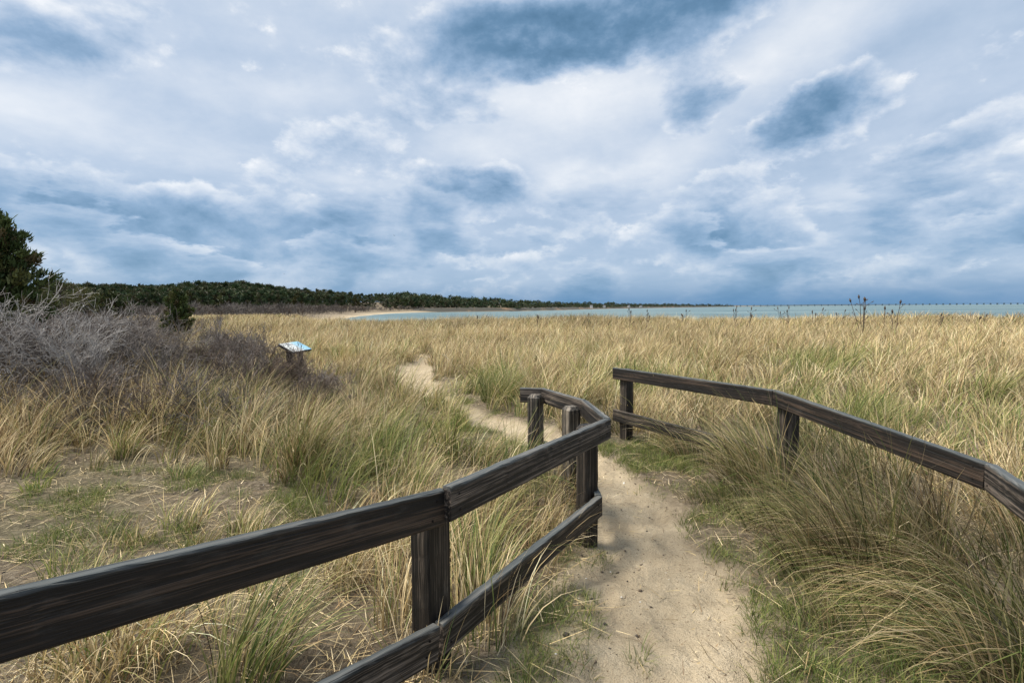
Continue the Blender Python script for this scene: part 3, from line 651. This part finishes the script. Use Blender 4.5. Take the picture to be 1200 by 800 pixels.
def tubes(S, rmin=.0012, sides=3, c0=(.16, .145, .135), c1=(.26, .245, .235), rg=RNG):
    p = np.array([s[0] for s in S]); q = np.array([s[1] for s in S]); ra = np.maximum([s[2] for s in S], rmin); rb = np.maximum([s[3] for s in S], rmin); lv = np.array([s[4] for s in S])
    d = q - p; d /= np.linalg.norm(d, axis=1, keepdims=True) + 1e-9
    ref = np.where(np.abs(d[:, 2:3]) < .9, np.array([[0, 0, 1.]]), np.array([[1., 0, 0]])); u = np.cross(d, ref); u /= np.linalg.norm(u, axis=1, keepdims=True); v = np.cross(d, u)
    an = np.arange(sides) * 2 * math.pi / sides; ring = u[:, None] * np.cos(an)[None, :, None] + v[:, None] * np.sin(an)[None, :, None]
    V = np.concatenate([p[:, None] + ring * ra[:, None, None], q[:, None] + ring * rb[:, None, None]], 1)
    f = np.array([(j, (j + 1) % sides, sides + (j + 1) % sides, sides + j) for j in range(sides)]); Q = np.arange(len(S))[:, None, None] * 2 * sides + f[None]
    t = np.clip(lv / 4 + rg.normal(0, .25, len(S)), 0, 1)[:, None]; c = np.array(c0) * (1 - t) + np.array(c1) * t
    return V.reshape(-1, 3), Q.reshape(-1, 4), np.repeat(c, 2 * sides, 0)
def place(VQC, x, y, z, s, rz, sz=1.0, tint=1.0):
    V, Q, C_ = VQC; c, n = math.cos(rz) * s, math.sin(rz) * s
    W = np.stack([V[:, 0] * c - V[:, 1] * n + x, V[:, 0] * n + V[:, 1] * c + y, V[:, 2] * s * sz + z], -1); return W, Q, np.clip(C_ * tint, 0, 1)
def build_shrubs():
    rg = np.random.default_rng(23)
    GREY = [((.060, .048, .041), (.130, .108, .094)), ((.085, .071, .062), (.175, .152, .136)), ((.062, .042, .030), (.125, .092, .070)), ((.17, .155, .145), (.33, .31, .29))]
    var = [tubes(shrub_segments(rg, 1.0, 5, 4, .7, .4, 1.0), .0030, 3, *GREY[k % 3], rg) for k in range(6)]
    thin = [tubes(shrub_segments(rg, 1.0, 3, 3, .7, .4, .6), .0046, 3, *GREY[k % 3], rg) for k in range(6)]
    print('shrub faces', [len(v[1]) for v in var], [len(v[1]) for v in thin])
    bag = Bag()
    # the dense grey thicket: nobody could count its bushes
    for (d0, d1, n, vs) in [(8.0, 15, 270, var), (15, 34, 480, thin), (34, 62, 420, thin)]:
        k = 0; tries = 0
        while k < n and tries < 40000:
            tries += 1
            y = rg.uniform(6, d1); x = rg.uniform(-1.25 * y - 1.5, -.28 * y); d = math.hypot(x, y)
            if not (d0 <= d < d1) or not inpoly(np.array([x]), np.array([y]), THICKET)[0]: continue
            edge = rg.choice([.62, .9, 1.05], p=[.3, .4, .3])
            s = rg.uniform(.88, 1.30) * edge * (1.0 if d < 34 else 1.15) * (1.28 if x < -.83 * y else .70 if -.73 * y < x < -.60 * y else 1.0)
            bag.add(place(vs[int(rg.integers(0, 6))], x, y, Hs(x, y) - .03, s, rg.uniform(0, 6.3), rg.uniform(.8, 1.05), rg.uniform(.75, 1.25))); k += 1
    for _ in range(230):                                            # its ragged front, thinning out into the grass
        y = rg.uniform(6.3, 11.0); x = rg.uniform(-1.15 * y, -.43 * y)
        if rg.random() > sst(-x, 2.4, 6.5): continue
        bag.add(place(thin[int(rg.integers(0, 6))], x, y, Hs(x, y) - .03, rg.uniform(.5, 1.0), rg.uniform(0, 6.3), 1.0, rg.uniform(.75, 1.3)))
    for (px, d, h) in [(331, 9.1, .85), (341, 8.9, .80), (349, 9.2, .78), (358, 9.0, .70), (344, 8.2, .62), (322, 8.6, .8), (366, 8.7, .6)]:
        p = P(px, 400, d); bag.add(place(var[int(rg.integers(0, 6))], p.x, p.y, Hs(p.x, p.y) - .03, h, rg.uniform(0, 6.3), 1.0, rg.uniform(1.0, 1.4)))
    # bare grey undergrowth at the foot of the far wood
    tiny = [tubes(shrub_segments(rg, 1.0, 3, 2, .8, .4, .6), .0075, 3, *GREY[k % 3], rg) for k in range(6)]
    k = 0
    while k < 2600:
        y = rg.uniform(110, 540); x = -y * rg.uniform(.10, 1.08); k += 1
        if shore_s(np.array([x]), np.array([y]))[0] < 9: continue
        bag.add(place(tiny[int(rg.integers(0, 6))], x, y, Hs(x, y) - .2, rg.uniform(3.5, 6.5), rg.uniform(0, 6.3), rg.uniform(.6, .9), rg.uniform(.6, 1.0)))
    tag(bag.obj('brush_thicket', TWIG), 'dense grey leafless brush filling the left side behind the grass', 'brush', kind='stuff')
    # shrubs that stand out one by one: bearing, distance, height, colours, label
    rows = [(4, 8.8, 2.35, 3, 'tall pale grey leafless shrub in front of the big dark cedar at the left edge'),
            (150, 9.2, 1.55, 1, 'grey leafless shrub with long crooked branches below the small dark cedar'),
            (75, 8.6, 1.6, 3, 'pale grey leafless shrub with tangled twigs next to the tallest bare shrub'),
            (300, 9.6, 1.15, 2, 'brown leafless shrub just left of the information sign'),
            (378, 7.6, .75, 2, 'thin brown leafless bush in the grass below and right of the information sign'),
            (262, 11.0, 1.15, 2, 'brownish leafless shrub at the right end of the grey brush'),
            (338, 8.7, .95, 2, 'low brown leafless bush growing in front of the information sign'),
            (110, 7.6, 1.0, 0, 'dark purplish leafless shrub standing in front of the grey brush')]
    for (px, d, h, g, lab) in rows:
        p = P(px, 400, d); z = Hs(p.x, p.y)
        r = empty('bare_shrub', (p.x, p.y, z)); tag(r, lab, 'shrub', 'leafless shrubs by the thicket')
        S = shrub_segments(rg, h, 5, 4, .75, .42, .9); lo = [s for s in S if s[4] < 2]; hi = [s for s in S if s[4] >= 2]
        for nm, ss, rm in [('stem', [s_ for s_ in lo if s_[5] == k], .006) for k in range(5)] + [('twigs', hi, .0028)]:
            V, Q, c = tubes(ss, rm, 4 if nm == 'stem' else 3, *GREY[g], rg); mesh_np(nm, V, Q, TWIG, c, r)
build_shrubs()

# ------------------------------------------------------------------ evergreens
def tufts(cen, dirs, size, per, leaf, cols, rg, spread=.5):
    n = len(cen); i = np.repeat(np.arange(n), per); m = len(i)
    o = rg.normal(0, 1, (m, 3)) * (size[i] * spread)[:, None]; o[:, 2] *= .8; c = cen[i] + o
    d = dirs[i] + rg.normal(0, .55, (m, 3)); d /= np.linalg.norm(d, axis=1, keepdims=True)
    s = np.cross(d, rg.normal(0, 1, (m, 3))); s /= np.linalg.norm(s, axis=1, keepdims=True) + 1e-9
    L = leaf * rg.uniform(.6, 1.5, m)[:, None]; w = leaf * rg.uniform(.14, .32, m)[:, None]
    V = np.stack([c - s * w * .4, c + s * w * .4, c + d * L * .6 + s * w, c + d * L, c + d * L * .6 - s * w], 1)[:, [0, 1, 2, 4]]
    V[:, 2] = c + d * L + s * w * .15; V[:, 3] = c + d * L * .5 - s * w
    Q = np.arange(m * 4).reshape(-1, 4)
    k = cols[rg.integers(0, len(cols), n)][i] * rg.uniform(.7, 1.3, (m, 1))
    return V.reshape(-1, 3), Q, np.repeat(k, 4, 0)
CED = np.array([(.045, .064, .018), (.068, .085, .024), (.030, .046, .014), (.090, .095, .032), (.075, .058, .026)])
PIN = np.array([(.048, .080, .030), (.062, .092, .034), (.036, .062, .028), (.080, .095, .036), (.075, .072, .036)])
OLV = np.array([(.085, .085, .026), (.11, .10, .032), (.06, .068, .024)])
def limbs_to_tubes(pts, r0, r1):
    return [(pts[i], pts[i + 1], r0 + (r1 - r0) * i / (len(pts) - 1), r0 + (r1 - r0) * (i + 1) / (len(pts) - 1), 0) for i in range(len(pts) - 1)]
def cedar(h, wd, n, per, leaf, cols, rg, point=1.0, low=.04):
    """ragged pointed evergreen: limbs from a leaning stem, tufts of needles along each"""
    S = limbs_to_tubes([np.array([rg.normal(0, .02) * h * t, rg.normal(0, .02) * h * t, h * .96 * t]) for t in np.linspace(0, 1, 9)], h * .025, h * .004); cen, dr, sz = [], [], []
    for i in range(n):
        t = low + (1 - low) * (i + rg.random()) / n; a = i * 2.399 + rg.normal(0, .5)
        prof = (1 - t) ** (.8 * point) * (1 - .35 * math.exp(-((t - .0) / .10) ** 2)) + .05
        ln = wd * .5 * prof * rg.uniform(.52, 1.30); up = rg.uniform(.25, .75)
        p0 = np.array([0, 0, h * t * .93]); d = np.array([math.cos(a), math.sin(a), up]); d /= np.linalg.norm(d); m = max(2, int(ln / (h * .055)))
        S += limbs_to_tubes([p0 + d * ln * k / 3 for k in range(4)], h * .007, h * .002)
        for k in range(m):
            f = (k + .6) / m; cen.append(p0 + d * ln * f + np.array([0, 0, .03 * h * f])); dr.append(d * .7 + np.array([0, 0, .8])); sz.append(h * .038 * (1.15 - .4 * f) + .02)
    for k in range(8): cen.append(np.array([rg.normal(0, .012) * h, rg.normal(0, .012) * h, h * (.90 + .012 * k)])); dr.append(np.array([0, 0, 1.])); sz.append(h * .018)
    return S, tufts(np.array(cen), np.array(dr), np.array(sz), per, leaf, cols, rg)
def pine(h, wd, rg, ncl, per, leaf, cols, base=.22):
    S = limbs_to_tubes([np.array([rg.normal(0, .015) * h * t, rg.normal(0, .015) * h * t, h * .9 * t]) for t in np.linspace(0, 1, 7)], h * .022, h * .006); cen, dr, sz = [], [], []
    for i in range(ncl):
        t = base + (1 - base) * rg.random() ** .8; a = rg.uniform(0, 6.28)
        rr = wd * .5 * (math.sin(math.pi * min(1, (t - base) / (1 - base) * .80 + .2)) ** .6) * rg.uniform(.55, 1.12)
        c = np.array([math.cos(a) * rr, math.sin(a) * rr, h * t * .97]); S += limbs_to_tubes([np.array([0, 0, c[2] * .86]), c * np.array([.5, .5, .95]), c], h * .007, h * .003)
        cen.append(c); dr.append(np.array([math.cos(a) * .5, math.sin(a) * .5, .9])); sz.append(wd * .11 * rg.uniform(.7, 1.3))
    return S, tufts(np.array(cen), np.array(dr), np.array(sz), per, leaf, cols, rg)
BARK = ((.055, .042, .034), (.075, .060, .050))
def tree_thing(name, label, group, p, S, crown, kind='tree'):
    r = empty(name, p); tag(r, label, kind, group)
    V, Q, c = tubes(S, .004, 5, *BARK); mesh_np('trunk', V, Q, TWIG, c, r)
    V, Q, c = crown; mesh_np('crown', V, Q, NEEDLE, c, r); return r
def copy_tree(o, parent=None):
    c = o.copy(); C.objects.link(c)
    if parent: c.parent = parent
    for ch in list(o.children): copy_tree(ch, c)
    return c
def build_trees():
    rg = np.random.default_rng(77)
    p = P(2, 372, 14.0); z = Hs(p.x, p.y)
    S, cr = cedar(4.42 - z, 3.3, 74, 84, .15, CED * 1.45, rg, .78, .06)
    tree_thing('cedar_tree', 'big ragged dark green cedar at the left edge above the grey brush', 'cedars in the brush', (p.x, p.y, z), S, cr)
    p = P(208, 372, 24.0); z = Hs(p.x, p.y)
    S, cr = cedar(2.66 - z, 1.85, 90, 34, .14, CED * 1.25, rg, .85, .03)
    tree_thing('cedar_tree', 'small pointed dark cedar standing alone in the grey brush', 'cedars in the brush', (p.x, p.y, z), S, cr)
    for (px, top, d, wpx, cols, kind, lab) in [
        (72, 331, 62, 60, CED, 'p', 'dark rounded evergreen right behind the big ragged cedar'),
        (100, 340, 60, 46, OLV, 'p', 'yellowish olive tree between two dark evergreens behind the brush'),
        (131, 345, 52, 34, CED * .8, 'p', 'small dark rounded cedar bush behind the brush with olive tree on its left'),
        (40, 338, 48, 44, CED, 'p', 'dark evergreen mostly hidden behind the big ragged cedar')]:
        p = P(px, 372, d); z = Hs(p.x, p.y); q = P(px, top, d); hh = q.z - z; wd = wpx * d / FPX
        S, cr = pine(hh, wd, rg, 85, 34, .30, cols, rg.uniform(.05, .12))
        tree_thing('evergreen_tree', lab, 'evergreens behind the brush', (p.x, p.y, z), S, cr)
    # the wooded ridge along the bay: nearer trees one by one
    kinds = []
    for k in range(7):
        cols = [PIN, PIN * .85, PIN, OLV * .7, PIN * 1.1, PIN * .8, np.array([(.055, .055, .034), (.065, .068, .040)])][k]
        S, cr = pine(1.0, rg.uniform(.60, .9), rg, 40, 44, .090, cols, .12); S = [(a, b, max(r, .008), max(q, .006), l) for a, b, r, q, l in S]
        kinds.append((S, cr))
    protos = {}
    ridge = [(45, 320, 331), (110, 330, 333), (160, 335, 335), (200, 340, 334), (240, 345, 331), (285, 355, 331), (330, 385, 337), (380, 470, 340), (430, 560, 344), (475, 650, 347)]
    rx = [a for a, _, _ in ridge]; rd = [b for _, b, _ in ridge]; rt = [c for _, _, c in ridge]
    lab = ['dark green tree in the long wooded ridge along the bay', 'brownish bare crowned tree in the long wooded ridge along the bay', 'olive green tree in the long wooded ridge along the bay']
    for row, (dd, dt, step) in enumerate([(1.0, 0.0, 5.0), (.87, 4.5, 6.0), (.76, 9.5, 7.5)]):
        px = 47.0
        while px < 470:
            px += step * rg.uniform(.6, 1.35); d = np.interp(px, rx, rd) * dd * rg.uniform(.96, 1.04)
            top = np.interp(px, rx, rt) + dt * (1 if px < 330 else .55) + rg.normal(0, .7) + 2.4 * (fbm(px * .06, row, 5) - .5); p = P(px, 360, d)
            if float(shore_s(np.array([p.x]), np.array([p.y]))[0]) < 12: continue
            z = Hs(p.x, p.y); hh = P(px, top, d).z - z
            if hh < 3: continue
            k = int(rg.choice([0, 1, 2, 3, 4, 5, 6], p=[.2, .2, .18, .1, .14, .12, .06])); lb = lab[1] if k == 6 else lab[2] if k == 3 else lab[0]
            grp = 'brownish trees of the wooded ridge' if k == 6 else 'olive trees of the wooded ridge' if k == 3 else 'dark green trees of the wooded ridge'
            if k not in protos: protos[k] = r = tree_thing('pine_tree', lb, grp, (p.x, p.y, z - .2), *kinds[k])
            else: r = copy_tree(protos[k]); r.location = (p.x, p.y, z - .2)
            hh = min(hh, 16); r.scale = (hh * rg.uniform(.85, 1.15),) * 2 + (hh,); r.rotation_euler = (0, 0, rg.uniform(0, 6.28))
    # and the rest of the ridge, one mass shrinking into the distance
    bag = Bag(); low = [pine(1.0, .9, rg, 18, 22, .15, PIN * .8, .05) for _ in range(5)]
    far = [(455, 440, 343.5), (492, 450, 345), (540, 450, 348), (600, 458, 351.5), (650, 660, 353.5), (700, 860, 355), (745, 1160, 355.8), (790, 1620, 356.3), (830, 2350, 356.7), (858, 3250, 357.2)]
    fx = [a for a, _, _ in far]; fd = [b for _, b, _ in far]; ft = [c for _, _, c in far]
    for row in (1.14, 1.07, 1.0):
        px = 452.0
        while px < 858:
            d = np.interp(px, fx, fd) * row * rg.uniform(.97, 1.03); px += max(1.6, 5.0 * FPX / d) * rg.uniform(.5, 1.1)
            p = P(px, 360, d); hz_ = EYE + d * ((400 - np.interp(px, fx, ft)) / FPX * 1 - math.tan(PITCH)) ; top = P(px, np.interp(px, fx, ft) + rg.normal(0, .5) + (1.14 - row) * 22, d).z
            zz = SEA_Z + 1.5; hh = max(4.0, top - zz); bag.add(place(low[int(rg.integers(0, 5))], p.x, p.y, zz, hh, rg.uniform(0, 6.3), 1.0, rg.uniform(.8, 1.2)) if False else place(low[int(rg.integers(0, 5))][1], p.x, p.y, zz, min(max(hh, 9), 24), rg.uniform(0, 6.3), hh / min(max(hh, 9), 24), rg.uniform(.8, 1.15)))
    tag(bag.obj('far_wood', NEEDLE), 'far dark wood running along the opposite shore of the bay', 'wood', kind='stuff')
build_trees()

# ------------------------------------------------------------------ bluff, far shore, houses, trestle bridge
def build_far():
    rg = np.random.default_rng(3)
    m, nt, bs, _ = new_mat('sand_bluff'); tc = nt.nodes.new('ShaderNodeTexCoord')
    n = noise(nt, tc.outputs['Object'], .035, 6, .65); nt.links.new(ramp(nt, n, [(.54, (.045, .042, .032)), (.62, (.17, .105, .06)), (.76, (.34, .24, .14))]), bs.inputs['Base Color']); bs.inputs['Roughness'].default_value = .95
    pts = [(-80, 398), (-42, 422), (0, 434), (58, 564), (138, 815), (328, 1206), (756, 2008), (1495, 3405)]
    P_ = []
    for i in range(len(pts) - 1):
        for t in np.linspace(0, 1, 22, endpoint=False): P_.append((pts[i][0] + (pts[i + 1][0] - pts[i][0]) * t, pts[i][1] + (pts[i + 1][1] - pts[i][1]) * t))
    V, Q = [], []
    for i, (x, y) in enumerate(P_):
        h = min(1, i / 12) * 3.6 * float(fbm(np.array([y * .012]), np.array([3.3]), 9)[0]) + y * .0012; j = 4 * float(vn(np.array([y * .03]), np.array([1.7]), 12)[0])
        for (o, z) in ((0, SEA_Z + .2), (-3 - j, SEA_Z + h * .5), (-5 - j, SEA_Z + h), (-60, SEA_Z + h + 1), (-62, SEA_Z - 2)): V.append((x + o * .5, y - o * .9, z))
    for i in range(len(P_) - 1):
        for k in range(4): a = i * 5 + k; Q.append((a, a + 5, a + 6, a + 1))
    tag(mesh_np('bluff', np.array(V), np.array(Q), m), kind='structure')
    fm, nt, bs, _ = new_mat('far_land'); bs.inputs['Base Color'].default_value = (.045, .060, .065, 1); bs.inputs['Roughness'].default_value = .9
    V, Q = [], []; xs = np.linspace(2700, 9000, 120)
    for i, x in enumerate(xs):
        h = (6 + 16 * float(fbm(np.array([x * .0011]), np.array([.5]), 7)[0])) * float(sst(x, 2700, 3400) * (1 - sst(x, 6000, 8800))) + .5
        for (o, z) in ((0, SEA_Z - 1), (60, SEA_Z + h), (400, SEA_Z + h), (600, SEA_Z - 1)): V.append((x, 9300 + o, z))
    for i in range(len(xs) - 1):
        for k in range(3): a = i * 4 + k; Q.append((a, a + 4, a + 5, a + 1))
    tag(mesh_np('far_shore', np.array(V), np.array(Q), fm), kind='structure')
    wm, nt, bs, _ = new_mat('white_wall'); bs.inputs['Base Color'].default_value = (.48, .48, .47, 1)
    rm, nt, bs, _ = new_mat('grey_roof'); bs.inputs['Base Color'].default_value = (.10, .10, .105, 1)
    for (px, d, w) in [(693, 768, 11), (708, 872, 13), (737, 1042, 12), (751, 1152, 15)]:
        p = P(px, 360, d); z = SEA_Z + 4.0; r = empty('house', (p.x, p.y, z), rg.uniform(-.4, .4)); r.scale = (.36, .36, .30); tag(r, 'tiny white house on the wooded far shore of the bay', 'house', 'white houses on the far shore')
        bm = bmesh.new(); bmesh.ops.create_cube(bm, size=1, matrix=Matrix.Translation((0, 0, -1.5)) @ Matrix.Diagonal((w, 9, 12, 1))); from_bm('wall', bm, wm, r)
        bm = bmesh.new(); vs = [bm.verts.new(q) for q in ((-w / 2 - .6, -5.2, 4.4), (w / 2 + .6, -5.2, 4.4), (w / 2 + .6, 5.2, 4.4), (-w / 2 - .6, 5.2, 4.4), (-w / 2 - .6, 0, 8.2), (w / 2 + .6, 0, 8.2))]
        for f in ((0, 1, 5, 4), (2, 3, 4, 5), (3, 0, 4), (1, 2, 5), (3, 2, 1, 0)): bm.faces.new([vs[i] for i in f])
        from_bm('roof', bm, rm, r)
    bmt, nt, bs, _ = new_mat('hazed_bridge_concrete'); bs.inputs['Base Color'].default_value = (.26, .33, .38, 1)  # distance haze painted in: concrete paled and blued in its base colour
    b0, b1 = P(848, 357, 3000), P(1260, 354, 3000); b0.z = b1.z = SEA_Z; e = (b1 - b0); ln = e.length; rz = math.atan2(e.y, e.x)
    br = empty('trestle_bridge', b0, rz); tag(br, 'long low trestle bridge on the water at the horizon', 'bridge')
    def box(name, x, y, z, sx, sy, sz):
        bm = bmesh.new(); bmesh.ops.create_cube(bm, size=1, matrix=Matrix.Translation((x, y, z)) @ Matrix.Diagonal((sx, sy, sz, 1))); return from_bm(name, bm, bmt, br)
    box('deck', ln / 2, 0, 9.6, ln, 10, 1.3)
    o = None
    for k in range(52):
        x = ln * (k + .5) / 52
        if o is None: o = box('pier', 0, 0, 3.1, 3.2, 9, 12.4); q = o
        else: q = o.copy(); C.objects.link(q); q.parent = br
        q.location = (x, 0, 0)
build_far()

# ------------------------------------------------------------------ dead weeds along the crest, gulls
def build_weeds():
    rg = np.random.default_rng(41); col = ((.060, .042, .032), (.085, .062, .048))
    rows = [(1012, 345, 22, 5, 1, 'tallest dead weed with several dark seed heads on the crest against the water'),
            (1047, 351, 22, 2, 1, 'dead weed with one long dark seed head right of the tallest weed'),
            (1036, 358, 24, 1, 1, 'short leaning dead weed between the two tall dark weeds')]
    rest = [(862, 357), (876, 359), (917, 359), (924, 358), (955, 360), (738, 360), (757, 362), (803, 362), (560, 369), (629, 368), (982, 362), (1098, 366), (1150, 367), (690, 366)]
    rows += [(a, b, rg.uniform(26, 31), int(rg.integers(1, 4)), 0, 'thin dead weed stalk poking above the grass crest against the water') for a, b in rest]
    for (px, top, d, n, big, lab) in rows:
        p = P(px, 380, d); z = Hs(p.x, p.y); h = P(px, top, d).z - z; r = empty('dead_weed', (p.x, p.y, z))
        tag(r, lab, 'weed', 'dead weeds on the crest' if big else 'thin weed stalks on the crest')
        S, Hd = [], []
        for k in range(n):
            a = rg.uniform(0, 6.28); ln = h * (1 if k == 0 else rg.uniform(.72, .97)); tl = rg.uniform(.05, .28) * (n > 1); q = np.array([0, 0, -.05]); d_ = np.array([math.cos(a) * tl, math.sin(a) * tl, 1.0])
            pts = [q + d_ * ln * t + np.array([rg.normal(0, .012), rg.normal(0, .012), 0]) for t in np.linspace(0, 1, 6)]; rr = .010 + .006 * big
            S += limbs_to_tubes(pts, rr, rr * .7)
            Hd += [(pts[-1] - d_ * .16, pts[-1] - d_ * .05, .012, .034 + .012 * big, 3), (pts[-1] - d_ * .05, pts[-1] + d_ * .04, .034 + .012 * big, .010, 3)]
            for _ in range(3):
                b = pts[int(rg.integers(2, 5))]; e = b + np.array([rg.normal(0, .12), rg.normal(0, .12), rg.uniform(.08, .22)]); S.append((b, e, .008, .006, 2)); Hd.append((e, e + (e - b) * .25, .020, .012, 3))
        V, Q, c = tubes(S, .004, 4, *col, rg); mesh_np('stalk', V, Q, TWIG, c, r)
        for hd in [Hd[2 * j:2 * j + 2] if False else [Hd[j]] for j in range(len(Hd))]:
            V, Q, c = tubes(hd, .004, 5, (.05, .034, .026), (.07, .05, .038), rg); mesh_np('seed_head', V, Q, TWIG, c, r)
    gm, nt, bs, _ = new_mat('gull_grey'); bs.inputs['Base Color'].default_value = (.06, .06, .065, 1)
    for (px, py, d, lab) in [(462, 276, 150, 'tiny dark bird flying high over the middle of the bay'), (333, 321, 160, 'tiny dark bird flying just above the wooded ridge')]:
        p = P(px, py, d); bm = bmesh.new()
        bmesh.ops.create_uvsphere(bm, u_segments=8, v_segments=6, radius=1, matrix=Matrix.Diagonal((.07, .24, .075, 1)))
        for s in (-1, 1):
            w = [bm.verts.new(q) for q in ((.03 * s, .09, .03), (.30 * s, .12, .16), (.62 * s, -.04, .08), (.30 * s, -.05, .145), (.03 * s, -.09, .02))]; bm.faces.new(w if s > 0 else w[::-1])
        tv = [bm.verts.new(q) for q in ((0, -.2, .01), (.06, -.36, .01), (-.06, -.36, .01))]; bm.faces.new(tv)
        o = from_bm('bird', bm, gm); o.location = p; o.rotation_euler = (0, .15, .6); tag(o, lab, 'bird', 'birds in flight')
build_weeds()
